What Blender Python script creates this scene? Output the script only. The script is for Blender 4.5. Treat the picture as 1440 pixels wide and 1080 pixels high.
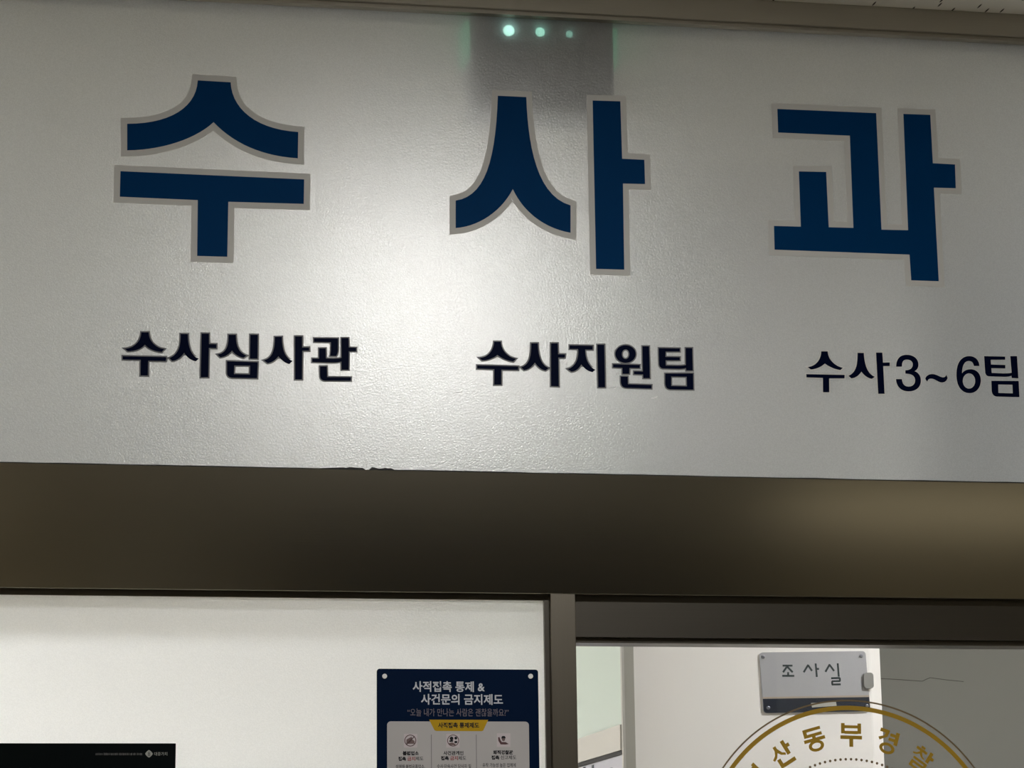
import bpy, math, random
from mathutils import Vector, Matrix

for o in list(bpy.data.objects):
    bpy.data.objects.remove(o, do_unlink=True)
SC = bpy.context.scene
COL = SC.collection

# ------------------------------------------------------------------ camera
# rotation found from the converging lines of the facade (focal length 3500 px at 1440 px width)
FPX, DIST, CAMZ = 3500.0, 5.3, 1.5
def rodrigues(w):
    t = math.sqrt(sum(a*a for a in w)); return Matrix.Rotation(t, 3, Vector(w)/t)
RM = rodrigues((-0.211229, -0.180601, 0.0072319))       # columns: world right, down, forward in camera axes
RT = RM.transposed()
def cam_to_world(v):                                     # v in (right, down, forward) of the camera
    d = RT @ Vector(v); return Vector((d[0], d[2], -d[1]))
right, up, fwd = cam_to_world((1,0,0)), -cam_to_world((0,1,0)), cam_to_world((0,0,1))
cd = bpy.data.cameras.new('camera'); cam = bpy.data.objects.new('camera', cd); COL.objects.link(cam)
cam.matrix_world = Matrix(((right.x, up.x, -fwd.x, 0), (right.y, up.y, -fwd.y, -DIST), (right.z, up.z, -fwd.z, CAMZ), (0,0,0,1)))
cd.sensor_width = 36.0; cd.lens = FPX/1440*36; cd.clip_start = 0.05; cd.clip_end = 100
SC.camera = cam
# ------------------------------------------------------------------ world and exposure
w = bpy.data.worlds.new('world'); SC.world = w; w.use_nodes = True
w.node_tree.nodes['Background'].inputs[0].default_value = (0.5, 0.5, 0.45, 1)
w.node_tree.nodes['Background'].inputs[1].default_value = 0.02
SC.view_settings.view_transform = 'Standard'; SC.view_settings.look = 'None'
SC.view_settings.exposure = 0.0; SC.view_settings.gamma = 1.0; SC.view_settings.use_curve_mapping = False
LAMP_FRONT, LAMP_ROOM, FILL_BACK = 430.0, 96.0, 4.5

def at(u, v, y=0.0):                                     # measured point of the photograph on the wall plane at depth y
    d = cam_to_world((u-720, v-540, FPX)); t = (y+DIST)/d.y
    return Vector((d.x*t, y, CAMZ+d.z*t))

# ------------------------------------------------------------------ materials
def mat(name, col, rough=0.6, metal=0.0, spec=0.5):
    m = bpy.data.materials.new(name); m.use_nodes = True
    b = m.node_tree.nodes['Principled BSDF']
    b.inputs['Base Color'].default_value = (*col, 1); b.inputs['Roughness'].default_value = rough
    b.inputs['Metallic'].default_value = metal; b.inputs['Specular IOR Level'].default_value = spec
    return m
def nd(m, t, **k):
    n = m.node_tree.nodes.new(t)
    for a, v in k.items(): setattr(n, a, v)
    return n
def lk(m, a, b): m.node_tree.links.new(a, b)
def noisy(m, scale, amt, dist=0.02, stretch=(1,1,1)):
    """fine colour mottling and bump"""
    b = m.node_tree.nodes['Principled BSDF']; c = tuple(b.inputs['Base Color'].default_value)
    tc = nd(m, 'ShaderNodeTexCoord'); mp = nd(m, 'ShaderNodeMapping'); mp.inputs['Scale'].default_value = stretch
    n = nd(m, 'ShaderNodeTexNoise'); n.inputs['Scale'].default_value = scale; n.inputs['Detail'].default_value = 4
    lk(m, tc.outputs['Object'], mp.inputs[0]); lk(m, mp.outputs[0], n.inputs['Vector'])
    mx = nd(m, 'ShaderNodeMix', data_type='RGBA'); mx.inputs[6].default_value = tuple(x*(1-amt) for x in c[:3])+(1,)
    mx.inputs[7].default_value = tuple(min(1, x*(1+amt)) for x in c[:3])+(1,)
    lk(m, n.outputs['Fac'], mx.inputs[0]); lk(m, mx.outputs[2], b.inputs['Base Color'])
    bp = nd(m, 'ShaderNodeBump'); bp.inputs['Strength'].default_value = 0.25; bp.inputs['Distance'].default_value = dist
    lk(m, n.outputs['Fac'], bp.inputs['Height']); lk(m, bp.outputs[0], b.inputs['Normal'])
    return m
def emis(name, col, s):
    m = bpy.data.materials.new(name); m.use_nodes = True; nt = m.node_tree; nt.nodes.clear()
    e = nt.nodes.new('ShaderNodeEmission'); e.inputs[0].default_value = (*col, 1); e.inputs[1].default_value = s
    o = nt.nodes.new('ShaderNodeOutputMaterial'); nt.links.new(e.outputs[0], o.inputs[0]); return m

M = {}
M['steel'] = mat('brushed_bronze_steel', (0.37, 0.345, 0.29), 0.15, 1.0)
b = M['steel'].node_tree.nodes['Principled BSDF']; b.inputs['Anisotropic'].default_value = 0.5
noisy(M['steel'], 60, 0.03, 0.00003, (0.05, 1, 14))
M['mullion'] = noisy(mat('brushed_steel_mullion', (0.25, 0.225, 0.185), 0.32, 1.0), 60, 0.06, 0.0002, (14, 1, 0.05))
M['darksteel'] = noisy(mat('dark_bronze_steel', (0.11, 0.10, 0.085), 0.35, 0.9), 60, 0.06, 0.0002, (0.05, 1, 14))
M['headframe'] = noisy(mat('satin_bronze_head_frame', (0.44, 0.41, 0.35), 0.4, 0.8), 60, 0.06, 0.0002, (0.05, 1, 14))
M['seal'] = mat('black_sealant', (0.012, 0.012, 0.012), 0.7)
M['blue'] = mat('deep_blue_vinyl', (0.0, 0.04, 0.14), 0.5, 0, 0.03)
M['navy'] = mat('dark_navy_vinyl', (0.0004, 0.003, 0.02), 0.5, 0, 0.03)
M['silver'] = mat('silver_grey_vinyl', (0.67, 0.665, 0.645), 0.55, 0, 0.1)
M['silverdark'] = mat('slate_grey_vinyl', (0.17, 0.175, 0.19), 0.5, 0, 0.3)
M['gold'] = mat('antique_gold_vinyl', (0.42, 0.255, 0.016), 0.5, 0.1)
M['brown'] = mat('dark_brown_vinyl', (0.17, 0.12, 0.06), 0.5)
M['board'] = mat('poster_navy_print', (0.0005, 0.009, 0.036), 0.5, 0, 0.05)
M['pwhite'] = mat('poster_white_print', (0.52, 0.50, 0.50), 0.6, 0, 0.2)
M['pgrey'] = mat('poster_heading_print', (0.62, 0.64, 0.70), 0.6, 0, 0.2)
M['pdim'] = mat('poster_slogan_print', (0.22, 0.19, 0.22), 0.6, 0, 0.2)
M['pyellow'] = mat('poster_yellow_print', (0.52, 0.32, 0.008), 0.6, 0, 0.2)
M['pblack'] = mat('poster_black_print', (0.01, 0.01, 0.015), 0.6, 0, 0.2)
M['pred'] = mat('poster_red_print', (0.30, 0.03, 0.03), 0.6, 0, 0.2)
M['picon'] = mat('poster_icon_print', (0.62, 0.56, 0.58), 0.6, 0, 0.2)
M['pline'] = mat('poster_divider_print', (0.2, 0.19, 0.2), 0.6, 0, 0.2)
M['cap'] = mat('white_plastic_cap', (0.9, 0.9, 0.9), 0.4)  # white of the film scuffs and of the light painted into the board's holes
M['screen'] = mat('black_glass_panel', (0.0008, 0.003, 0.004), 0.35, 0, 0.12)
M['logo'] = mat('pale_grey_print', (0.42, 0.43, 0.40), 0.5)
M['logodim'] = mat('dim_grey_print', (0.13, 0.13, 0.13), 0.5)
M['wallwhite'] = noisy(mat('white_wall_paint', (0.80, 0.775, 0.75), 0.7), 120, 0.015, 0.0005)
M['wallgrey'] = noisy(mat('grey_wall_paint', (0.25, 0.25, 0.235), 0.8), 120, 0.03, 0.0008)  # grey paint with the rear wall's shade put into the colour
M['corr'] = noisy(mat('beige_corridor_paint', (0.50, 0.46, 0.36), 0.8), 60, 0.03, 0.001)
M['wood'] = noisy(mat('dark_corridor_panel', (0.06, 0.052, 0.042), 0.6), 8, 0.2, 0.001, (8, 8, 0.4))
M['floor'] = noisy(mat('grey_floor_tile', (0.30, 0.28, 0.25), 0.4), 30, 0.1, 0.0005)
M['plate'] = noisy(mat('silver_sign_plate', (0.36, 0.36, 0.375), 0.55, 0.3), 200, 0.04, 0.0002)
M['platenavy'] = mat('navy_sign_band', (0.010, 0.015, 0.028), 0.4)
M['ink'] = mat('dark_green_ink', (0.015, 0.03, 0.035), 0.6)
M['screw'] = mat('steel_screw', (0.35, 0.36, 0.40), 0.3, 1.0)
M['clip'] = mat('grey_metal_clip', (0.25, 0.245, 0.235), 0.45, 0.3)
M['tape'] = mat('pale_grey_tape', (0.40, 0.39, 0.34), 0.6)
M['crack'] = mat('hairline_crack', (0.07, 0.065, 0.06), 0.9)
M['alu'] = noisy(mat('brushed_aluminium_partition', (0.50, 0.485, 0.455), 0.5, 0.2), 60, 0.05, 0.0003, (1, 1, 8))
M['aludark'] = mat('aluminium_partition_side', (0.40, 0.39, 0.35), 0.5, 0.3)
M['box'] = mat('dark_grey_housing', (0.035, 0.04, 0.035), 0.6)
M['led'] = emis('pale_green_led', (0.55, 1.0, 0.85), 5.0)
M['led2'] = emis('dim_green_led', (0.45, 1.0, 0.78), 3.2)
M['led3'] = emis('faint_green_led', (0.45, 1.0, 0.78), 1.6)
M['glow'] = emis('green_exit_legend', (0.25, 1.0, 0.55), 0.55)
M['lampbody'] = mat('white_lamp_housing', (0.7, 0.7, 0.7), 0.5)
M['lampf'] = emis('corridor_lamp_diffuser', (1.0, 0.99, 0.965), LAMP_FRONT)
M['lampr'] = emis('office_lamp_diffuser', (0.985, 0.985, 1.0), LAMP_ROOM)
M['lampb2'] = emis('corridor_dim_warm_diffuser', (1.0, 0.88, 0.62), FILL_BACK*0.29)
M['lampb'] = emis('corridor_dim_lamp_diffuser', (1.0, 0.86, 0.60), FILL_BACK)

# ceiling board with short dark fissures
m = mat('mineral_ceiling_tile', (0.90, 0.87, 0.79), 0.9); M['tile'] = m
tc = nd(m, 'ShaderNodeTexCoord'); mp = nd(m, 'ShaderNodeMapping')
mp.inputs['Rotation'].default_value = (0, 0, 0.35); mp.inputs['Scale'].default_value = (1.25, 0.20, 1)
v = nd(m, 'ShaderNodeTexVoronoi'); v.voronoi_dimensions = '2D'; v.inputs['Scale'].default_value = 30; v.inputs['Randomness'].default_value = 0.9
n = nd(m, 'ShaderNodeTexNoise'); n.inputs['Scale'].default_value = 60
r = nd(m, 'ShaderNodeValToRGB'); r.color_ramp.elements[0].position = 0.06; r.color_ramp.elements[1].position = 0.10
r.color_ramp.elements[0].color = (0.05, 0.045, 0.035, 1); r.color_ramp.elements[1].color = (0.90, 0.87, 0.79, 1)
lk(m, tc.outputs['Object'], mp.inputs[0]); lk(m, mp.outputs[0], v.inputs['Vector']); lk(m, v.outputs['Distance'], r.inputs[0])
lk(m, r.outputs[0], m.node_tree.nodes['Principled BSDF'].inputs['Base Color'])

# frosted film: diffuse reflection + diffuse transmission + a little see-through haze + sparkly sheen
def film(name, dif, trans, sheen):
    m = bpy.data.materials.new(name); m.use_nodes = True; nt = m.node_tree; nt.nodes.clear(); N = nt.nodes.new; L = nt.links.new
    df = N('ShaderNodeBsdfDiffuse'); df.inputs[0].default_value = dif
    tl = N('ShaderNodeBsdfTranslucent'); tl.inputs[0].default_value = trans
    rf = N('ShaderNodeBsdfRefraction'); rf.inputs['Color'].default_value = (0.93, 0.97, 0.95, 1); rf.inputs['Roughness'].default_value = 0.44; rf.inputs['IOR'].default_value = 1.28
    gl = N('ShaderNodeBsdfAnisotropic'); gl.inputs['Color'].default_value = (1, 1, 1, 1); gl.inputs['Roughness'].default_value = 0.32
    tc = N('ShaderNodeTexCoord'); ns = N('ShaderNodeTexNoise'); ns.inputs['Scale'].default_value = 330; ns.inputs['Detail'].default_value = 1
    bp = N('ShaderNodeBump'); bp.inputs['Strength'].default_value = 0.8; bp.inputs['Distance'].default_value = 0.0006
    L(tc.outputs['Object'], ns.inputs['Vector']); L(ns.outputs['Fac'], bp.inputs['Height']); L(bp.outputs[0], gl.inputs['Normal'])
    n2 = N('ShaderNodeTexNoise'); n2.inputs['Scale'].default_value = 420; n2.inputs['Detail'].default_value = 1
    mr = N('ShaderNodeMapRange'); mr.inputs['From Min'].default_value = 0.3; mr.inputs['From Max'].default_value = 0.7; mr.inputs['To Min'].default_value = 0.72; mr.inputs['To Max'].default_value = 1.0
    L(tc.outputs['Object'], n2.inputs['Vector']); L(n2.outputs['Fac'], mr.inputs['Value']); L(mr.outputs[0], gl.inputs['Color'])
    a = N('ShaderNodeMixShader'); a.inputs[0].default_value = 0.80; L(df.outputs[0], a.inputs[1]); L(tl.outputs[0], a.inputs[2])
    c = N('ShaderNodeMixShader'); c.inputs[0].default_value = 0.18; L(a.outputs[0], c.inputs[1]); L(rf.outputs[0], c.inputs[2])
    e = N('ShaderNodeMixShader'); e.inputs[0].default_value = sheen; L(c.outputs[0], e.inputs[1]); L(gl.outputs[0], e.inputs[2])
    o = N('ShaderNodeOutputMaterial'); L(e.outputs[0], o.inputs[0]); return m
M['film'] = film('frosted_window_film', (0.44, 0.455, 0.46, 1), (0.30, 0.317, 0.332, 1), 0.23)
M['film2'] = film('white_window_film', (0.70, 0.70, 0.68, 1), (0.93, 0.95, 0.96, 1), 0.20)
# clear glass
def clear(name, tint, g):
    m = bpy.data.materials.new(name); m.use_nodes = True; nt = m.node_tree; nt.nodes.clear()
    t = nt.nodes.new('ShaderNodeBsdfTransparent'); t.inputs[0].default_value = (*tint, 1)
    q = nt.nodes.new('ShaderNodeBsdfAnisotropic'); q.inputs['Roughness'].default_value = 0.02
    x = nt.nodes.new('ShaderNodeMixShader'); x.inputs[0].default_value = g
    nt.links.new(t.outputs[0], x.inputs[1]); nt.links.new(q.outputs[0], x.inputs[2])
    o = nt.nodes.new('ShaderNodeOutputMaterial'); nt.links.new(x.outputs[0], o.inputs[0]); return m
M['clear'] = clear('clear_glass', (0.985, 0.99, 0.985), 0.03)
M['back'] = clear('glass_back_face', (0.99, 0.995, 0.99), 0.0)
m = bpy.data.materials.new('green_frosted_glass'); m.use_nodes = True; nt = m.node_tree; nt.nodes.clear(); M['green'] = m
df = nt.nodes.new('ShaderNodeBsdfDiffuse'); df.inputs[0].default_value = (0.76, 0.82, 0.78, 1)
tl = nt.nodes.new('ShaderNodeBsdfTranslucent'); tl.inputs[0].default_value = (0.72, 0.80, 0.74, 1)
a = nt.nodes.new('ShaderNodeMixShader'); a.inputs[0].default_value = 0.4
nt.links.new(df.outputs[0], a.inputs[1]); nt.links.new(tl.outputs[0], a.inputs[2])
o = nt.nodes.new('ShaderNodeOutputMaterial'); nt.links.new(a.outputs[0], o.inputs[0])

# ------------------------------------------------------------------ object helpers (all coordinates are world coordinates)
ORG = {}
def thing(name, loc, label, cat, group=None):
    o = bpy.data.objects.new(name, None); COL.objects.link(o); o.location = loc; o.empty_display_size = 0.05
    ORG[o.name] = Vector(loc); o['label'] = label; o['category'] = cat
    if group: o['group'] = group
    return o
def obj(name, geo, mats, parent=None, bevel=0, smooth=False, label=None):
    vs, fs = geo[0], geo[1]
    c = ORG[parent.name] if parent else sum((Vector(v) for v in vs), Vector())/len(vs)
    me = bpy.data.meshes.new(name); me.from_pydata([tuple(Vector(v)-c) for v in vs], [], fs)
    for x in (mats if isinstance(mats, (list, tuple)) else [mats]): me.materials.append(x)
    if len(geo) > 2:
        for p, i in zip(me.polygons, geo[2]): p.material_index = i
    me.update()
    o = bpy.data.objects.new(name, me); COL.objects.link(o); o.parent = parent
    if not parent: o.location = c
    ORG[o.name] = c
    if smooth:
        for p in me.polygons: p.use_smooth = True
    if bevel:
        b = o.modifiers.new('bevel', 'BEVEL'); b.width = bevel; b.segments = 2; b.limit_method = 'ANGLE'
    if label: o['label'] = label
    return o
def struct(o): o['kind'] = 'structure'; return o
def box(x0, x1, y0, y1, z0, z1):
    v = [(x, y, z) for x in (x0, x1) for y in (y0, y1) for z in (z0, z1)]
    return v, [(0,1,3,2), (4,6,7,5), (0,4,5,1), (2,3,7,6), (0,2,6,4), (1,5,7,3)]   # face 2 is the front (y0)
def merge(*gs, lift=0.0):
    V, F = [], []
    for i, g in enumerate(gs):
        k = len(V); V += [(v[0], v[1]-i*lift, v[2]) for v in g[0]]; F += [tuple(i+k for i in f) for f in g[1]]
    return V, F
def cyl(c, r, y0, y1, n=24, axis='y'):
    V = []
    for d in (y0, y1):
        for i in range(n):
            a = 2*math.pi*i/n
            V.append((c[0]+r*math.cos(a), d, c[1]+r*math.sin(a)) if axis == 'y' else (c[0]+r*math.cos(a), c[1]+r*math.sin(a), d))
    F = [tuple(range(n)), tuple(reversed(range(n, 2*n)))] + [(i, n+i, n+(i+1) % n, (i+1) % n) for i in range(n)]
    return V, F

# flat shapes cut from sheet: closed paths in the facade plane (x, z), thickness towards the viewer
def curve_mesh(loops, y, th):
    cu = bpy.data.curves.new('tmp', 'CURVE'); cu.dimensions = '2D'; cu.fill_mode = 'BOTH'; cu.extrude = th/2
    for lp in loops:
        s = cu.splines.new('POLY'); s.points.add(len(lp)-1); s.use_cyclic_u = True
        for p, q in zip(s.points, lp): p.co = (q[0], q[1], 0, 1)
    return _grab(cu, y-th/2)
def _grab(cu, y):
    ob = bpy.data.objects.new('tmp', cu); COL.objects.link(ob)
    dg = bpy.context.evaluated_depsgraph_get(); me = bpy.data.meshes.new_from_object(ob.evaluated_get(dg))
    V = [(v.co.x, y-v.co.z, v.co.y) for v in me.vertices]; F = [tuple(p.vertices) for p in me.polygons]
    bpy.data.objects.remove(ob); bpy.data.meshes.remove(me)
    return V, F
def path(toks):
    """(x,y) line; ('q',cx,cy,x,y) quadratic; ('c',x1,y1,x2,y2,x,y) cubic"""
    P = []
    for t in toks:
        if t[0] == 'q':
            p0 = P[-1]
            for i in range(1, 9):
                s = i/8; P.append(tuple((1-s)**2*p0[k]+2*s*(1-s)*t[1+k]+s*s*t[3+k] for k in (0, 1)))
        elif t[0] == 'c':
            p0 = P[-1]
            for i in range(1, 15):
                s = i/14; P.append(tuple((1-s)**3*p0[k]+3*s*(1-s)**2*t[1+k]+3*s*s*(1-s)*t[3+k]+s**3*t[5+k] for k in (0, 1)))
        else: P.append((t[0], t[1]))
    if math.dist(P[0], P[-1]) < 1e-6: P.pop()
    return P
def ell(cx, cy, rx, ry, n=32):
    return [(cx+rx*math.cos(2*math.pi*i/n), cy+ry*math.sin(2*math.pi*i/n)) for i in range(n)]
def area(p): return sum(p[i-1][0]*p[i][1]-p[i][0]*p[i-1][1] for i in range(len(p)))/2
def offset(p, d, hole=False):
    if area(p) < 0: p = p[::-1]
    if hole: d = -d
    n = len(p); R = []
    for i in range(n):
        a, b, c = Vector(p[i-1]), Vector(p[i]), Vector(p[(i+1) % n])
        e1, e2 = (b-a).normalized(), (c-b).normalized()
        n1, n2 = Vector((e1.y, -e1.x)), Vector((e2.y, -e2.x)); h = (n1+n2)
        if h.length < 1e-6: h = n1.copy()
        h.normalize(); k = d/max(0.35, h.dot(n1)); R.append((b.x+h.x*k, b.y+h.y*k))
    return R
def glyph(strokes, s, ox, oy, y=0.0):
    """strokes: each a list of loops (outer, holes...) traced at zoom s from (ox, oy); returned in (x, z)"""
    out = []
    for st in strokes:
        out.append([[(q.x, q.z) for q in (at(ox+px/s, oy+py/s, y) for px, py in (path(l) if isinstance(l[0], tuple) else l))] for l in st])
    return out
def faces(gl, y, th): return merge(*[curve_mesh(st, y, th) for st in gl], lift=0.00002)
def outlines(gl, d, y, th): return merge(*[curve_mesh([offset(l, d, i > 0) for i, l in enumerate(st)], y, th) for st in gl], lift=0.00002)
def pxpoly(pts, y): return [(q.x, q.z) for q in (at(a, b, y) for a, b in pts)]
def text(body, x0, y0, x1, y1, y, th=0.0003, bold=0.0):
    """lettering fitted between two photographed corners (px) on the plane y"""
    a, b = at(x0, y0, y), at(x1, y1, y)
    return text_xz(body, a.x, b.x, b.z, at(x0, y0, y).z + (at(x1, y0, y).z-at(x0, y0, y).z)/2, y, th, bold)
def text_xz(body, xa, xb, za, zb, y, th=0.0003, bold=0.0):
    cu = bpy.data.curves.new('tmp', 'FONT'); cu.body = body; cu.size = 1; cu.offset = bold; cu.extrude = 0.001; cu.resolution_u = 2
    V, F = _grab(cu, 0)
    lx, hx = min(v[0] for v in V), max(v[0] for v in V); lz, hz = min(v[2] for v in V), max(v[2] for v in V)
    V = [(xa+(v[0]-lx)/(hx-lx)*(xb-xa), y-th*(0.5-0.5*(v[1]/0.001)), za+(v[2]-lz)/(hz-lz)*(zb-za)) for v in V]
    return V, F
def rrect(x0, x1, z0, z1, r, n=6):
    P = []
    for cx, cz, a0 in ((x1-r, z1-r, 0), (x0+r, z1-r, 90), (x0+r, z0+r, 180), (x1-r, z0+r, 270)):
        for i in range(n+1):
            a = math.radians(a0+90*i/n); P.append((cx+r*math.cos(a), cz+r*math.sin(a)))
    return P
def stroke(p, q, w):
    p, q = Vector(p), Vector(q); d = (q-p).normalized()*w/2; n = Vector((-d.y, d.x))
    return [tuple(p-d*0.0+n), tuple(q+d*0.0+n), tuple(q-n), tuple(p-n)]

# ------------------------------------------------------------------ setting
Z = CAMZ
CEIL, BEAM_T, BEAM_B = Z+2.080, None, None
MF = -0.03                                   # front of the metal framing; glass front is y = 0
zb_t = (at(200, 655.6, MF).z+at(1300, 675.5, MF).z)/2
zb_b = (at(100, 828, MF).z+at(1100, 838.2, MF).z)/2
zc = (at(1220, 7.6, MF).z+at(1440, 20.6, MF).z)/2
zl = (at(1220, 40, MF).z+at(1440, 52, MF).z)/2
zg = (at(660, 18, -0.012).z+at(1440, 62, -0.012).z)/2
XL, XR = -1.6, 3.6
mx0, mx1 = at(775, 900, MF).x, at(810, 900, MF).x
zh = (at(900, 908.2, 0.08).z+at(1400, 914.5, 0.08).z)/2        # bottom of the door head

struct(obj('floor', box(-4, 6, -9.2, 7.2, -0.1, 0), M['floor']))
struct(obj('ceiling', box(-4, 6, -9.2, 7.2, zc, zc+0.1), M['tile']))
YB = -8.2
struct(obj('wall_back', box(-4, 6, YB-0.15, YB, 0, zc), M['corr']))
struct(obj('trim_7', box(1.15, 4.0, YB, YB+0.04, 0, zc), M['wood']))  # unseen dark panel added to darken the middle of the beam's reflection
struct(obj('trim_8', box(0.35, 0.62, YB, YB+0.25, 0, zc), M['wallwhite']))  # unseen pale column added for a lighter band reflected in the beam
struct(obj('wall_left', box(-4.15, -4, -9.2, 7.2, 0, zc), M['corr']))
struct(obj('wall_right', box(6, 6.15, -9.2, 7.2, 0, zc), M['corr']))
struct(obj('wall_front', merge(box(-4, XL, -0.02, 0.12, 0, zc), box(XR, 6, -0.02, 0.12, 0, zc)), M['corr']))
struct(obj('wall_far', box(-4, 6, 7.2, 7.35, 0, zc), M['wallwhite']))

# upper frosted pane (film side towards the corridor)
g = box(XL+0.05, XR-0.05, 0, 0.008, zb_t-0.05, zg+0.03)
win1 = struct(obj('window_1', (g[0], g[1], [1, 1, 0, 1, 1, 1]), [M['film'], M['back']]))
sc = [at(*p, 0) for p in ((640, 552), (866, 527), (863, 546), (915, 560))]
P = []
for p, wdt, hgt in zip(sc, (0.018, 0.006, 0.008, 0.016), (0.004, 0.008, 0.005, 0.005)):
    P.append(curve_mesh([[(p.x, p.z), (p.x+wdt*.5, p.z+hgt*.4), (p.x+wdt, p.z+hgt), (p.x+wdt*.8, p.z+hgt*.1), (p.x+wdt*.4, p.z-hgt*.2)]], -0.0001, 0.0003))
obj('film_scuff', merge(*P), M['cap'], win1)
# steel head frame under the ceiling
fr = struct(obj('trim_1', box(XL, XR, MF, 0.10, zl, zc), M['headframe'], bevel=0.0015))
obj('glazing_bead', box(XL, XR, -0.020, 0.0, zg, zl), M['headframe'], fr)
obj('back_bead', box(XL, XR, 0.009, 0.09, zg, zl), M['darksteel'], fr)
# wide steel transom beam
bm = struct(obj('trim_2', box(XL, XR, MF, 0.11, zb_b, zb_t), M['steel'], bevel=0.0012))
lump = [(XL, zb_t-0.0005)]
random.seed(4)
x = XL
while x < XR:
    a = at(478, 660, MF).x; c = at(553, 660, MF).x
    hgt = 0.0022 + random.uniform(-0.0004, 0.0006)
    if a < x < at(512, 660, MF).x: hgt = random.uniform(0.004, 0.0068)
    elif at(522, 660, MF).x < x < c: hgt = random.uniform(0.0035, 0.0075)
    elif a < x < c: hgt = 0.0008
    lump.append((x, zb_t+hgt)); x += 0.007 if a-0.01 < x < c else 0.05
lump += [(XR, zb_t+0.002), (XR, zb_t-0.0005)]
obj('sealant_line', curve_mesh([lump], MF+0.012, 0.010), M['seal'], bm)
# mullion between the fixed pane and the door, and outer posts
mul = struct(obj('trim_3', box(mx0, mx1, MF, 0.11, 0, zb_b), M['mullion'], bevel=0.001))
struct(obj('trim_4', box(XL, XL+0.06, MF, 0.11, 0, zl), M['mullion'], bevel=0.001))
struct(obj('trim_5', box(XR-0.06, XR, MF, 0.11, 0, zl), M['mullion'], bevel=0.001))
# lower left frosted pane with its beads
zp = (at(5, 838.5, 0).z+at(740, 842.8, 0).z)/2; xp = at(765.2, 960, 0).x
g = box(XL+0.05, mx0+0.01, 0, 0.008, 0.08, zb_b+0.01)
win2 = struct(obj('window_2', (g[0], g[1], [1, 1, 0, 1, 1, 1]), [M['film2'], M['back']]))
obj('glazing_bead', merge(box(XL+0.06, mx0, -0.008, -0.0005, zp, zb_b), box(xp, mx0, -0.012, -0.0005, 0.1, zp), box(XL+0.06, mx0, -0.012, -0.0005, 0, 0.1)), M['darksteel'], win2)
# recessed head over the door, with a thin lip, and the clear glass door leaf
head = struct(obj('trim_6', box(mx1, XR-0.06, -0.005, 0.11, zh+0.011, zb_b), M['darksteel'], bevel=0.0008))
door = struct(obj('door_1', box(mx1-0.02, 2.75, 0.05, 0.058, 0.1, zh+0.03), M['clear']))
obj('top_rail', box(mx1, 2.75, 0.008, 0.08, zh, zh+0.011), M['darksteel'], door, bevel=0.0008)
obj('bottom_rail', box(mx1, 2.75, 0.03, 0.08, 0.01, 0.12), M['steel'], door)
obj('stile', box(2.70, 2.75, 0.03, 0.08, 0.12, zh), M['steel'], door)
win3 = struct(obj('window_3', box(2.75, XR-0.05, 0.05, 0.058, 0.1, zh+0.03), M['clear']))

# ------------------------------------------------------------------ the room behind the glass
ya = 2.0; xa = at(890, 909, ya).x; xb = at(1239, 960, ya+0.06).x
def roundbox(x0, x1, y0, y1, z0, z1, r):
    pts = [(x0, y1), (x0, y0), (x1-r, y0), (x1-r+0.006, y0+0.002), (x1-0.008, y0+r-0.012), (x1-0.002, y0+r), (x1, y0+r+0.012), (x1, y1)]
    n = len(pts); V = [(p[0], p[1], z) for z in (z0, z1) for p in pts]
    return V, [tuple(range(n))[::-1], tuple(range(n, 2*n))]+[(i, (i+1) % n, n+(i+1) % n, n+i) for i in range(n)]
struct(obj('wall_inner', roundbox(xa, xb, ya, 3.9, 0, zc, 0.056), M['wallwhite']))
yg = 3.6
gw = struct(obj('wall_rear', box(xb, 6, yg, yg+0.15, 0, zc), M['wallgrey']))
cr = [(1213+12, 953.5), (1262, 955.5), (1297, 958), (1303, 955), (1308, 953), (1330, 956), (1355, 958.5)]
cw = pxpoly(cr, yg)
P = [curve_mesh([stroke(cw[i], cw[i+1], 0.0024)], yg, 0.0006) for i in range(len(cw)-1)]
obj('crack', merge(*P), M['crack'], gw)
# partition of steel and green glass running back from the wall corner
xq = xa-0.035
def atx(u, v, X):
    d = cam_to_world((u-720, v-540, FPX)); t = X/d.x; return Vector((X, -DIST+d.y*t, CAMZ+d.z*t))
yt = atx(873, 950, xq).y; yn = at(889, 950, 2.0).y
z1 = (atx(875, 1019, xq).z+atx(812, 1041, xq).z)/2; z0 = (atx(876, 1057, xq).z+atx(813, 1072, xq).z)/2
part = thing('glass_partition', (xq, 2.0, 0), 'aluminium framed partition with pale green frosted glass left of the white wall seen through the door', 'partition')
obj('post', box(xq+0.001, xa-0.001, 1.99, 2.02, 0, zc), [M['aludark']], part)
obj('post_edge', box(xq-0.005, xq+0.003, 1.985, 2.0, 0, zc), [M['alu']], part)
obj('transom', box(xq-0.010, xq+0.03, 2.0, 6.9, z0, z1), M['alu'], part)
obj('transom_shadow_gap', box(xq-0.006, xq+0.02, 2.0, 6.9, z0-0.012, z0), M['seal'], part, label='black gasket under the transom')  # black strip along the underside of the transom
obj('upper_glass', box(xq, xq+0.008, 2.0, 6.9, z1, zc), M['green'], part)
obj('lower_glass', box(xq, xq+0.008, 2.0, 6.9, 0.1, z0-0.012), mat('pale_violet_glass', (0.40, 0.40, 0.46), 0.4), part)
P = []
for (u, v, du, dv) in ((832, 1076, 3, 10), (820, 1079, 3, 6), (845, 1083, 4, 8), (858, 1080, 3, 9)):
    a = atx(u, v, xq-0.001); c = atx(u+du, v+dv, xq-0.001); P.append(box(xq-0.0012, xq, min(a.y, c.y), max(a.y, c.y), c.z, a.z))
obj('dark_marking', merge(*P), M['ink'], part)

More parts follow.
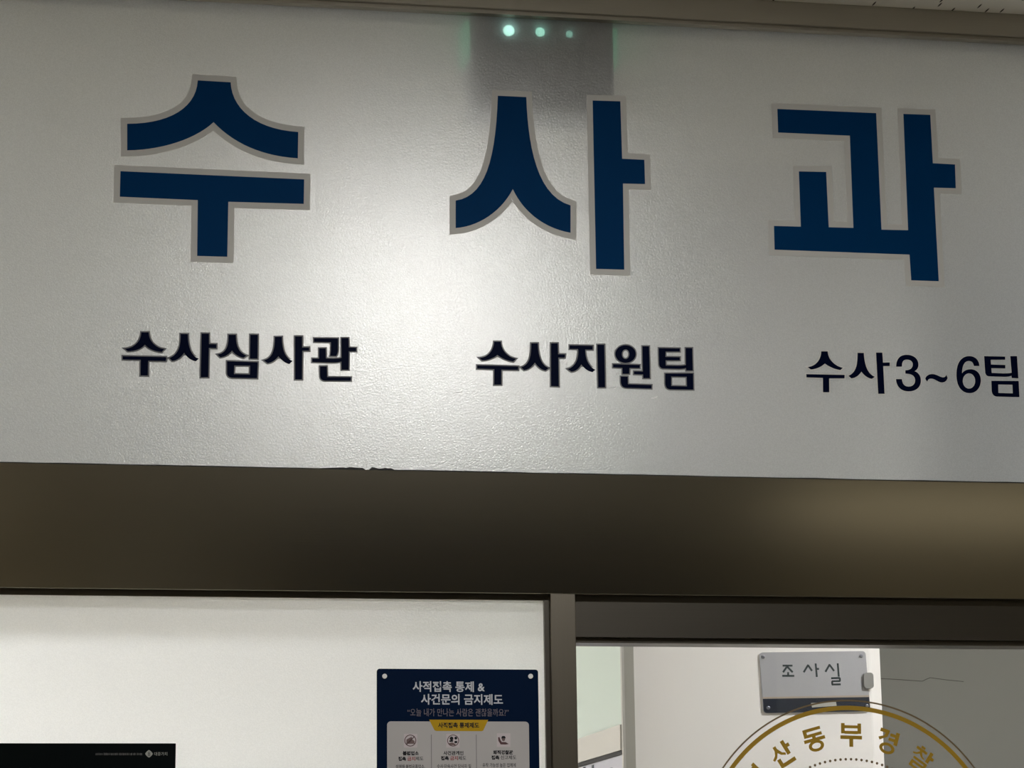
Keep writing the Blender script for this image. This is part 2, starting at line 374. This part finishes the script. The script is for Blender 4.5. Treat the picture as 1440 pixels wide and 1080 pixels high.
# office sign on the white wall
yp = ya-0.006
sgn = thing('room_sign', tuple(at(1146, 1001, ya)), 'silver and navy rectangular room sign with dark Korean letters, screwed to the white wall', 'sign')
c4 = [(1068, 917.5), (1217, 915.5), (1224, 1000), (1074, 1002.8)]
def cornered(c, y, r):
    w = pxpoly(c, y); P = []
    n = len(w)
    for i in range(n):
        p, a, b = Vector(w[i]), Vector(w[i-1]), Vector(w[(i+1) % n])
        s, t = p+(a-p).normalized()*r, p+(b-p).normalized()*r
        for k in range(6):
            q = k/5; P.append(tuple((1-q)**2*s+2*q*(1-q)*p+q*q*t))
    return P
obj('plate', curve_mesh([cornered(c4, yp, 0.012)], ya, 0.006), M['plate'], sgn)
def lerp(a, b, t): return (a[0]+(b[0]-a[0])*t, a[1]+(b[1]-a[1])*t)
bt = 0.765
bandc = [lerp(c4[0], c4[3], bt), lerp(c4[1], c4[2], bt), c4[2], c4[3]]
bp_ = cornered(bandc, yp, 0.012); wq = pxpoly(bandc, yp)
obj('navy_band', curve_mesh([[wq[0], wq[1]] + bp_[12:]], yp, 0.0006), M['platenavy'], sgn)
obj('thin_line', curve_mesh([pxpoly([lerp(c4[0], c4[3], bt-0.03), lerp(c4[1], c4[2], bt-0.03), bandc[1], bandc[0]], yp)], yp, 0.0006), mat('tan_line', (0.36, 0.30, 0.24), 0.5), sgn)
for u, v in ((1073.3, 923.8), (1211, 922), (1080, 995.5), (1219, 993)):
    q = at(u, v, yp); obj('screw', cyl((q.x, q.z), 0.0055, yp-0.003, yp, 16), M['screw'], sgn, bevel=0.001)
def strokes(lines, s, ox, oy, y, w, th=0.0005):
    P = []
    for a, b in lines:
        p, q = at(ox+a[0]/s, oy+a[1]/s, y), at(ox+b[0]/s, oy+b[1]/s, y); P.append(curve_mesh([stroke((p.x, p.z), (q.x, q.z), w)], y, th))
    return merge(*P)
so = (6.545, 1040, 900, yp, 0.0058)
obj('letter', strokes([((396, 236), (487, 236)), ((440, 240), (400, 297)), ((438, 245), (489, 297)), ((447, 296), (447, 330)), ((393, 330), (503, 330))], *so), M['ink'], sgn)
obj('letter', strokes([((632, 228), (590, 297)), ((628, 230), (667, 284)), ((700, 216), (711, 340)), ((705, 266), (731, 266))], *so), M['ink'], sgn)
obj('letter', strokes([((830, 224), (790, 293)), ((826, 226), (870, 285)), ((903, 214), (913, 338)), ((843, 352), (924, 350)), ((922, 348), (924, 380)), ((926, 378), (850, 380)), ((852, 378), (853, 410)), ((848, 410), (931, 408))], *so), M['ink'], sgn)
obj('pale_sticker', curve_mesh([pxpoly([(1140.5, 988.5), (1175.5, 987), (1176.5, 992.5), (1142, 995)], yp-0.001)], yp-0.001, 0.0005), M['tape'], sgn)
p = at(1213.5, 968.5, ya); q = at(1226, 946.5, ya)
obj('wall_clip', curve_mesh([rrect(p.x, q.x, p.z, q.z, 0.009)], ya+0.002, 0.016), M['clip'], bevel=0.003)
oc = bpy.data.objects['wall_clip']; oc['label'] = 'small grey rounded metal clip at the edge of the white wall beside the room sign'; oc['category'] = 'clip'

# emergency light box behind the top of the frosted pane
y0b = 0.015
p, q = at(666, 166, y0b), at(862, 158, y0b)
zlow = (p.z+q.z)/2; topz = zc-0.02
em = thing('emergency_light', ((p.x+q.x)/2, y0b+0.05, zlow), 'dark box with three small pale green lamps, blurred behind the top of the frosted glass', 'light')
xm0, xm1 = at(661, 60, y0b).x, at(862, 60, y0b).x
obj('housing', box(xm0, xm1, y0b, y0b+0.13, zlow, zc-0.001), M['box'], em, bevel=0.003)
for u, v, r, lm in ((715, 44, 0.013, 'led'), (759, 46, 0.011, 'led2'), (800, 49, 0.008, 'led3')):
    q = at(u, v, y0b); obj('lamp', cyl((q.x, q.z), r, y0b-0.002, y0b+0.001, 20), M[lm], em)
for s, xx in ((-1, xm0), (1, xm1)):
    obj('side_lens', box(xx-0.012 if s < 0 else xx, xx if s < 0 else xx+0.012, y0b+0.01, y0b+0.12, zlow+0.13, zc-0.07), M['glow'], em)  # glowing strips added for the green tint on either side of the box

# ------------------------------------------------------------------ lamps
lamp = thing('ceiling_lamp', (1.13, -2.5, zc), 'round white ceiling lamp in the corridor in front of the glass wall', 'lamp')
obj('housing', cyl((1.13, -2.5), 0.135, zc-0.030, zc, 40, 'z'), M['lampbody'], lamp)
obj('diffuser', cyl((1.13, -2.5), 0.12, zc-0.036, zc-0.0295, 40, 'z'), M['lampf'], lamp)
def troffer(x, y, w, d, m, label):
    t = thing('ceiling_panel_lamp', (x, y, zc), label, 'lamp')
    obj('housing', box(x-w/2-0.03, x+w/2+0.03, y-d/2-0.03, y+d/2+0.03, zc-0.03, zc), M['lampbody'], t)
    obj('diffuser', box(x-w/2, x+w/2, y-d/2, y+d/2, zc-0.035, zc-0.029), m, t)
troffer(-2.4, 1.6, 1.2, 0.5, M['lampr'], 'flat office ceiling lamp behind the left of the frosted glass')
troffer(3.6, 0.7, 0.8, 0.35, M['lampr'], 'flat office ceiling lamp behind the glass door')

troffer(-2.3, 4.2, 1.2, 0.6, M['lampr'], 'flat office ceiling lamp far back beyond the partition')
troffer(4.7, -6.9, 2.0, 0.6, M['lampb2'], 'dim warm ceiling lamp at the right rear of the corridor')  # unseen lamp added for the warm glow at the beam's right end
troffer(-1.6, -7.0, 1.4, 0.6, M['lampb'], 'dim warm ceiling lamp at the left rear of the corridor')  # unseen lamp added to lift the reflection at the beam's left end

# ------------------------------------------------------------------ large letters on the frosted pane
OUT, FAC, TH = 0.0, -0.0004, 0.0004           # outline sheet lies on the glass, the coloured face on the outline
def big(name, label, gl_list, off):
    gl = glyph(*gl_list); xs = [p[0] for s in gl for l in s for p in l]; zs = [p[1] for s in gl for l in s for p in l]
    t = thing(name, ((min(xs)+max(xs))/2, 0, min(zs)), label, 'letter', 'large blue letters on the frosted glass')
    obj('silver_outline', outlines(gl, off, OUT, TH), M['silver'], t)
    obj('blue_face', faces(gl, FAC, TH), M['blue'], t)
su = [[[(500,112),(656,121),('c',662,250,780,345,977,357),(975,482),('c',800,470,670,410,575,310),('c',490,390,330,442,165,444),(165,318),('c',370,318,493,240,500,112)]],
      [[(133,543),(1005,582),(1003,698),(645,688),(640,949),(497,945),(500,680),(130,664)]]]
sa = [[[(270,364),(378,369),('c',385,560,420,745,546,780),(546,884),('c',440,865,365,800,327,718),('c',285,800,200,860,110,866),(110,762),('c',222,745,262,610,270,364)]],
      [[(630,382),(735,385),(742,603),(826,607),(829,699),(745,697),(750,1024),(643,1021)]]]
gwa = [[[(119,120),(619,141),(646,731),(781,734),(757,145),(893,150),(906,395),(1018,401),(1022,521),(911,518),(936,992),(797,987),(788,857),(105,832),(102,712),(238,716),(228,436),(366,439),(379,719),(504,722),(486,255),(123,239)]]]
OFF = 0.0138
big('large_letter', 'large blue Korean letter with silver outline, leftmost, with a forked top above a T shape', (su, 3.376, 130, 80), OFF)
big('large_letter', 'large blue Korean letter with silver outline, middle one, below the dark box shape', (sa, 2.7, 600, 0), OFF)
big('large_letter', 'large blue Korean letter with silver outline, rightmost, all straight angular strokes', (gwa, 3.6, 1060, 120), OFF)

# ------------------------------------------------------------------ small lettering lines
def word(name, label, chars, group='small navy lettering on the frosted glass'):
    gls = [(glyph(*c[:4]), c[4], c[5]) for c in chars]
    xs = [p[0] for g in gls for s in g[0] for l in s for p in l]; zs = [p[1] for g in gls for s in g[0] for l in s for p in l]
    t = thing(name, ((min(xs)+max(xs))/2, 0, min(zs)), label, 'lettering', group)
    for i, (gl, off, om) in enumerate(gls):
        # outlines first (a hair lower), faces above every outline of the line
        f = obj('letter', faces(gl, FAC, TH), M['navy'], t)
        obj('outline', outlines(gl, off, OUT-0.00003*(i % 2), TH*0.9), M[om], f, label='grey outline')
A, B, Cc = (12, 165, 455), (12, 270, 455), (12, 385, 460)
o1 = 0.0030
word('department_lettering', 'small navy Korean lettering line under the leftmost large letter', [
 ([[[(405,150),(530,150),('c',532,300,640,410,792,432),(748,480),('c',640,475,530,430,465,358),('c',400,430,290,468,175,466),(128,426),('c',270,420,400,310,405,150)]],
   [[(92,553),(818,568),(828,590),(815,634),(520,628),(515,878),(392,876),(396,612),(92,606)]]], *A, o1, 'silverdark'),
 ([[[(1068,178),(1190,180),('c',1185,420,1270,570,1375,592),(1325,638),('c',1250,625,1180,580,1127,492),('c',1080,570,1000,625,925,630),(878,583),('c',1020,530,1075,400,1068,178)]],
   [[(1423,170),(1545,172),(1547,348),(1672,350),(1670,415),(1544,412),(1534,905),(1408,905)]]], *A, o1, 'silverdark'),
 ([[[(618,192),(740,192),('c',738,400,800,500,922,542),(868,577),('c',790,560,720,520,675,455),('c',625,520,560,560,478,570),(432,525),('c',580,500,622,370,618,192)]],
   [[(985,192),(1110,192),(1105,592),(978,590)]],
   [[(592,638),(1108,655),(1098,922),(690,915),('q',592,912,592,830)], [(712,708),(982,712),(978,862),(708,855)]]], *B, o1, 'silverdark'),
 ([[[(18,168),(138,165),('c',135,400,200,530,318,572),(262,625),('c',190,610,130,560,78,492),('c',30,560,-40,600,-105,608),(-168,562),('c',-30,530,22,390,18,168)]],
   [[(360,160),(478,160),(478,345),(595,347),(598,398),(480,400),(477,882),(360,882)]]], *Cc, o1, 'silverdark'),
 ([[[(680,190),(1083,192),(1083,380),('q',1080,450,1050,488),(950,485),('q',965,420,965,350),(965,255),(680,250)]],
   [[(765,360),(875,360),(880,530),(1000,535),('q',1100,535,1145,518),(1140,185),(1260,185),(1265,345),(1390,350),(1388,408),(1265,408),(1262,720),(1145,720),(1142,580),('q',1080,600,1000,598),(648,590),(648,532),(765,532)]],
   [[(780,665),(895,665),(900,845),(1300,848),(1298,905),(870,905),('q',780,900,780,810)]]], *Cc, o1*0.9, 'silverdark')])
D, E_, F_ = (12, 665, 470), (12, 765, 470), (12, 865, 470)
word('department_lettering', 'small navy Korean lettering line in the middle, under the second large letter', [
 ([[[(358,128),(472,128),('c',475,280,590,390,725,415),(680,460),('c',580,450,480,400,414,350),('c',350,400,260,440,155,442),(110,400),('c',240,400,350,290,358,128)]],
   [[(72,528),(765,545),(762,602),(480,598),(478,850),(360,850),(362,590),(72,580)]]], *D, o1, 'silverdark'),
 ([[[(985,155),(1095,155),('c',1100,390,1160,530,1280,572),(1225,612),('c',1150,600,1095,550,1045,478),('c',990,560,930,600,862,605),(815,560),('c',960,510,985,370,985,155)]],
   [[(1318,155),(1430,155),(1438,340),(1555,342),(1550,395),(1440,395),(1448,880),(1318,875)]]], *D, o1, 'silverdark'),
 ([[[(430,190),(822,198),(818,260),(695,258),('c',690,420,760,560,868,600),(820,640),('c',740,630,680,580,628,510),('c',590,580,530,630,460,632),(400,588),('c',540,550,590,400,575,250),(430,248)]],
   [[(900,178),(1015,180),(1030,895),(915,895)]]], *E_, o1, 'silverdark'),
 ([[ell(175,335,172,148), ell(176,338,64,82)],
   [[(-35,508),(415,520),(415,572),(240,570),(238,668),(125,668),(122,568),(-35,560)]],
   [[(460,205),(572,205),(585,742),(475,742),(472,680),(318,675),(318,628),(468,630)]],
   [[(95,715),(212,718),(215,845),(615,860),(612,918),(190,905),('q',98,900,95,800)]]], *F_, o1*0.9, 'silverdark'),
 ([[[(735,235),(1090,242),(1090,292),(850,292),(848,385),(1090,390),(1090,440),(850,440),(852,530),(1060,535),('q',1150,535,1195,520),(1190,235),(1300,235),(1310,612),(1200,612),(1195,570),('q',1150,585,1060,585),(810,578),('q',745,570,742,500)]],
   [[(845,665),(1315,665),(1320,935),(930,930),('q',850,925,845,830)], [(945,714),(1208,718),(1212,882),(945,875)]]], *F_, o1*0.9, 'silverdark')])
G, H_ = (12, 1125, 480), (7.2, 1240, 480)
word('department_lettering', 'small navy lettering line with the numerals 3 and 6, under the rightmost large letter', [
 ([[[(358,170),(465,170),('c',470,310,590,420,720,448),(680,485),('c',570,470,480,420,418,375),('c',360,430,270,470,180,475),(130,435),('c',260,420,355,320,358,170)]],
   [[(105,555),(752,568),(750,625),(490,625),(492,860),(388,860),(385,618),(108,608)]]], *G, o1*0.9, 'silver'),
 ([[[(970,195),(1075,198),('c',1085,420,1150,560,1262,600),(1210,632),('c',1140,620,1085,580,1035,512),('c',985,590,920,620,865,625),(818,583),('c',950,520,970,400,970,195)]],
   [[(1282,192),(1388,192),(1398,360),(1513,358),(1513,417),(1402,417),(1425,885),(1320,885)]]], *G, o1*0.9, 'silver'),
 ([[[(145,257),('c',145,170,190,137,252,137),('c',325,137,368,180,370,232),('c',371,270,355,292,330,303),('c',370,315,395,350,395,400),('c',395,465,345,508,272,507),('c',195,507,148,460,143,383),(203,383),('c',208,435,230,458,270,458),('c',310,458,337,435,337,395),('c',337,350,300,326,238,328),(238,293),('c',285,293,312,272,313,235),('c',313,205,290,186,252,186),('c',215,186,203,210,203,257)]]], *H_, 0.0012, 'silver'),
 ([[[(460,410),('q',450,400,440,378),('c',448,345,480,332,510,332),('c',555,332,590,365,620,365),('c',640,365,650,350,652,336),(666,372),('c',655,405,635,418,605,417),('c',570,415,535,378,500,378),('c',475,378,465,390,460,410)]]], *H_, 0.0008, 'silver'),
 ([[[(932,250),('c',925,215,910,200,880,200),('c',835,200,812,250,812,325),('c',830,295,865,283,900,283),('c',955,283,1002,325,1002,395),('c',1002,470,955,525,890,525),('c',810,525,757,460,755,345),('c',752,225,800,150,885,150),('c',940,150,983,185,988,250)], ell(882,402,63,77)]], *H_, 0.0010, 'silver'),
 ([[[(1035,150),(1248,155),(1248,187),(1102,187),(1105,235),(1250,240),(1250,275),(1108,272),(1112,320),(1230,325),('q',1290,325,1314,318),(1300,150),(1368,150),(1382,375),(1315,372),(1312,350),('q',1280,362,1230,360),(1085,355),('q',1050,352,1046,310)]],
   [[(1108,400),(1385,402),(1393,566),(1165,560),('q',1117,555,1112,500)], [(1178,438),(1322,440),(1325,527),(1180,523)]]], *H_, 0.0008, 'silver')])

# ------------------------------------------------------------------ poster board
yf = -0.004
a, c = at(530, 945, yf), at(756.7, 945, yf)
pz = at(643, 941, yf).z; PB = pz-0.52
po = thing('notice_board', ((a.x+c.x)/2, 0, PB), 'navy notice board with yellow tab and icons on the lower glass beside the post', 'notice board')
obj('board', curve_mesh([rrect(a.x, c.x, PB, pz, 0.006)], -0.0005, 0.0035), M['board'], po)
a, c = at(544.3, 1040, yf), at(744, 1040, yf); wz = at(644, 1014.6, yf).z
obj('white_panel', curve_mesh([rrect(a.x, c.x, PB+0.05, wz, 0.008)], yf, 0.0003), M['pwhite'], po)
y2 = yf-0.0003
obj('yellow_tab', curve_mesh([pxpoly([(603.5, 1012), (686.5, 1012.3), (679.5, 1027.5), (677, 1028.3), (614, 1028), (611, 1027)], y2)], y2, 0.0003), M['pyellow'], po)
y3 = y2-0.0003
obj('heading', merge(text('사적접촉 통제 &', 580.3, 958, 681.8, 973.3, yf, 0.0003, 0.022), text('사건문의 금지제도', 592, 976, 707.3, 991.3, yf, 0.0003, 0.022)), M['pgrey'], po)
obj('slogan', text('“오늘 내가 만나는 사람은 괜찮을까요?”', 573, 996.3, 715.3, 1007.5, yf, 0.0003, 0.0), M['pdim'], po)
obj('tab_text', text('사적접촉 통제제도', 616, 1016, 673.8, 1023.8, y3, 0.0003, 0.03), M['pblack'], po)
for x in (606.5, 669.7):
    p = at(x, 1033, y2); obj('divider', box(p.x-0.0006, p.x+0.0006, y2-0.0003, y2, PB+0.07, p.z), M['pline'], po)
for whitespot in ((540.7, 951), (746, 951)):
    q = at(*whitespot, yf); obj('screw_cap', cyl((q.x, q.z), 0.0052, yf-0.003, yf, 24), M['cap'], po)  # white discs stand in for holes showing the bright film behind
def icon(x0, y0, x1, y1, parts):
    f = obj('icon', curve_mesh([pxpoly([(x0, y0), (x1, y0), (x1, y1), (x0, y1)], y2)], y2, 0.0003), M['picon'], po)
    for mname, loops in parts:
        obj('pictogram', merge(*[curve_mesh([[(q.x, q.z) for q in (at(px, py, y3) for px, py in l)] for l in st], y3, 0.0002) for st in loops]), M[mname], f)
def ring(cx, cy, r, w): return [ell(cx, cy, r, r), ell(cx, cy, r-w, r-w)]
M['pmaroon'] = mat('poster_maroon_print', (0.09, 0.035, 0.04), 0.6); M['pbrown'] = mat('poster_brown_print', (0.17, 0.11, 0.11), 0.6)
icon(568, 1032, 586.8, 1051.3, [('pbrown', [[[(571.5,1046),(571.5,1040),(575,1038),(579,1036),(580,1040),(583,1042),(583,1046)]]]), ('pmaroon', [ring(577, 1041.4, 8.3, 1.1), [stroke((571.5,1047),(583,1035.5),1.2)]])])
icon(627.5, 1032, 646.5, 1051.3, [('pblack', [[ell(635, 1038.5, 2.6, 2.6)], [ell(641, 1038, 2, 2)], [[(632,1041),(637.5,1041),(637,1043),(632,1043.5)]], [ell(641, 1043.5, 2.2, 1.6)]]), ('pbrown', [[[(630,1045.5),(636,1044),(641,1046.5),(640,1048.3),(634,1048)]]]), ('pmaroon', [ring(637.2, 1041.4, 8.3, 1.0)])])
icon(698.7, 1031.2, 717.7, 1050.3, [('pmaroon', [[[(700.3,1037),(702.5,1036.5),(703.5,1040),(705.5,1043.5),(711,1043.5),(715.5,1046.3),(711,1047),(704,1046.8),(701,1042)]]]), ('pblack', [[[(705,1037.5),(706,1035.2),(709.5,1035),(711,1037),(710.7,1038.5),(705.3,1038.7)]]]), ('pbrown', [[ell(708, 1039.8, 2.3, 2.4)]])])
obj('caption', merge(text('불법업소', 566.3, 1056.2, 588.8, 1062.2, y2, 0.0002, 0.045), text('접촉', 560, 1064, 570.8, 1070, y2, 0.0002, 0.045), text('제도', 584.3, 1064, 595.5, 1069.5, y2, 0.0002, 0.01)), M['pblack'], po)
obj('red_caption', text('금지', 572.8, 1064, 583.8, 1070, y2, 0.0002, 0.02), M['pred'], po)
obj('caption', merge(text('사건관계인', 623.5, 1056, 651.7, 1062, y2, 0.0002, 0.03), text('접촉', 620, 1063.2, 631, 1069.2, y2, 0.0002, 0.045), text('제도', 644.5, 1063.2, 655.5, 1069, y2, 0.0002, 0.01)), M['pblack'], po)
obj('red_caption', text('금지', 633, 1063.2, 644, 1069.2, y2, 0.0002, 0.02), M['pred'], po)
obj('caption', merge(text('퇴직경찰관', 693.5, 1055, 721.5, 1061, y2, 0.0002, 0.045), text('접촉', 691, 1062.3, 702, 1068.3, y2, 0.0002, 0.045), text('신고제도', 704, 1062.3, 726, 1068, y2, 0.0002, 0.01)), M['pblack'], po)
for tx, x0, y0, x1, y1 in (('성매매·불법유흥업소,', 556.3, 1075, 597.5, 1081), ('수사·단속사건 당사자 및', 614.5, 1074.5, 662.5, 1080.5), ('· 유착 가능성 높은 업체에', 676, 1073, 725.3, 1078.8)):
    obj('small_print', text(tx, x0, y0, x1, y1, y2, 0.0002, 0.008), M['pblack'], po)

# ------------------------------------------------------------------ black display panel in the lower left
yd = -0.022
c = at(247.3, 1050, yd); dz = at(120, 1045.2, yd).z
dp = thing('display_panel', (-0.35, 0, dz-0.55), 'black display panel with small grey logo, lower left of the glass wall', 'display')
obj('screen', box(-1.0, c.x, yd, -0.001, dz-0.55, dz), M['screen'], dp, bevel=0.001)
obj('logo_mark', merge(curve_mesh([[(q.x, q.z) for q in (at(209.5+5.2*sx, 1060+5.2*sy, yd) for sx, sy in [(math.copysign(abs(math.cos(t))**1.5, math.cos(t)), math.copysign(abs(math.sin(t))**1.5, math.sin(t))) for t in [2*math.pi*i/32 for i in range(32)]])]], yd, 0.0004)), M['logo'], dp)
obj('logo_symbol', merge(*[curve_mesh([[(q.x, q.z) for q in (at(px, py, yd-0.0004) for px, py in l)] for l in st], yd-0.0004, 0.0002) for st in (ring(209.6, 1058.8, 1.7, 0.7), ring(209.6, 1061.6, 1.7, 0.7))]), M['screen'], dp)
obj('logo_text', text('대중가치', 217, 1057.7, 235.2, 1062.6, yd, 0.0004, 0.0), M['logo'], dp)
random.seed(11); P = []
x = 134.5
while x < 200:
    wd = random.uniform(1.0, 1.9); k = random.choice((0, 1, 2))
    for j in range(2+k % 2):
        p, q = at(x+j*wd/2.2, 1062, yd), at(x+j*wd/2.2+0.5, 1058.6+random.uniform(0, .8), yd); P.append(box(p.x, q.x, yd-0.0003, yd, p.z, q.z))
    p, q = at(x, 1060.6, yd), at(x+wd, 1060.1, yd); P.append(box(p.x, q.x, yd-0.0003, yd, p.z, q.z))
    x += wd+random.choice((0.5, 0.6, 1.2))
obj('fine_print', merge(*P), M['logodim'], dp)

# ------------------------------------------------------------------ gold emblem on the glass door
ye = 0.05
EC = (1.7385, CAMZ+0.1041)
emb = thing('station_emblem', (EC[0], ye, EC[1]-0.36), 'round gold emblem with Korean letters and a dotted circle on the clear glass door', 'emblem')
def annulus(r1, r0, n=160): return curve_mesh([ell(*EC, r1, r1, n), ell(*EC, r0, r0, n)], ye, 0.0004)
obj('ring', annulus(0.3463, 0.3365), M['gold'], emb)
obj('thin_ring', annulus(0.3596, 0.3560), M['brown'], emb)
DC = (1.7370, CAMZ+0.0925)
P = []
for i in range(124):
    t = math.radians(90-1.3-i*2.9032); P.append(cyl((DC[0]+0.2397*math.cos(t), DC[1]+0.2397*math.sin(t)), 0.0030, ye-0.0004, ye, 10))
dt = obj('dotted_circle', merge(*P), M['brown'], emb)
LC = (1.7368, CAMZ+0.0931)
def arc_char(strk, deg, r, w, h):
    """strk: loops in a unit box (x right, y up, centre 0); set on the arc deg clockwise from the top"""
    t = math.radians(deg); ux, uz = (math.cos(t), -math.sin(t)), (math.sin(t), math.cos(t))
    P = []
    for st in strk:
        P.append(curve_mesh([[(LC[0]+uz[0]*(r+y*h)+ux[0]*x*w, LC[1]+uz[1]*(r+y*h)+ux[1]*x*w) for x, y in l] for l in st], ye, 0.0004))
    obj('letter', merge(*P, lift=0.00003), M['gold'], emb)
def bar(x0, y0, x1, y1, w=0.15): return [stroke((x0, y0), (x1, y1), w*1.18)]
def siot(cx, top, wd, hh, w=0.14):
    return [[(cx-w/2, top), (cx+w/2, top), (cx+w/2, top-hh*0.25), (cx+wd*0.30, top-hh*0.68), (cx+wd/2, top-hh*0.82), (cx+wd/2-w*0.25, top-hh), (cx+wd*0.15, top-hh*0.80),
             (cx, top-hh*0.55), (cx-wd*0.2, top-hh*0.85), (cx-wd/2+w*0.2, top-hh), (cx-wd/2-w*0.2, top-hh*0.85), (cx-wd*0.25, top-hh*0.62), (cx-w/2, top-hh*0.3)]]
bu = [bar(-0.38, 0.5, -0.38, 0.06, .14), bar(0.38, 0.5, 0.38, 0.06, .14), bar(-0.31, 0.35, 0.31, 0.35, .11), bar(-0.31, 0.11, 0.31, 0.11, .11), bar(-0.5, -0.10, 0.5, -0.10, .13), bar(0, -0.16, 0, -0.5, .15)]
san = [siot(-0.17, 0.45, 0.66, 0.55, .15), bar(0.27, 0.5, 0.27, -0.14, .15), bar(0.34, 0.22, 0.5, 0.22, .13), bar(-0.28, -0.10, -0.28, -0.5, .15), bar(-0.21, -0.43, 0.42, -0.43, .14)]
dong = [bar(-0.36, 0.44, 0.40, 0.44, .11), bar(-0.36, 0.5, -0.36, 0.14, .14), bar(-0.30, 0.20, 0.40, 0.20, .11), bar(0, 0.16, 0, 0.02, .14), bar(-0.5, 0.0, 0.5, 0.0, .12),
        [ell(0, -0.27, 0.36, 0.24), ell(0, -0.27, 0.21, 0.12)]]
gyeong = [bar(-0.45, 0.42, -0.02, 0.42, .13), [[(-0.16, 0.48), (-0.01, 0.48), (-0.06, 0.20), (-0.38, -0.02), (-0.46, 0.09), (-0.22, 0.22)]], bar(0.38, 0.5, 0.38, -0.06, .15), bar(0.04, 0.33, 0.32, 0.33, .11), bar(0.02, 0.13, 0.32, 0.13, .11),
          [ell(0.05, -0.28, 0.36, 0.24), ell(0.05, -0.28, 0.21, 0.12)]]
chal = [bar(-0.28, 0.47, -0.08, 0.47, .09), bar(-0.46, 0.34, 0.10, 0.34, .10), siot(-0.18, 0.34, 0.60, 0.32, .13), bar(0.28, 0.5, 0.28, 0.0, .14), bar(0.34, 0.26, 0.5, 0.26, .12),
        bar(-0.36, -0.10, 0.36, -0.10, .09), bar(0.30, -0.06, 0.30, -0.28, .12), bar(-0.36, -0.27, 0.36, -0.27, .09), bar(-0.30, -0.27, -0.30, -0.48, .12), bar(-0.36, -0.46, 0.40, -0.46, .09)]
seo = [siot(-0.15, 0.45, 0.68, 0.85, .16), bar(0.38, 0.5, 0.38, -0.5, .15), bar(0.10, 0.05, 0.32, 0.05, .13)]
for s, d in ((bu, -47.5), (san, -31.2), (dong, -15.2), (bu, 1.6), (gyeong, 18.3), (chal, 35.2), (seo, 51.5)):
    arc_char(s, d, 0.2925, 0.050, 0.052)
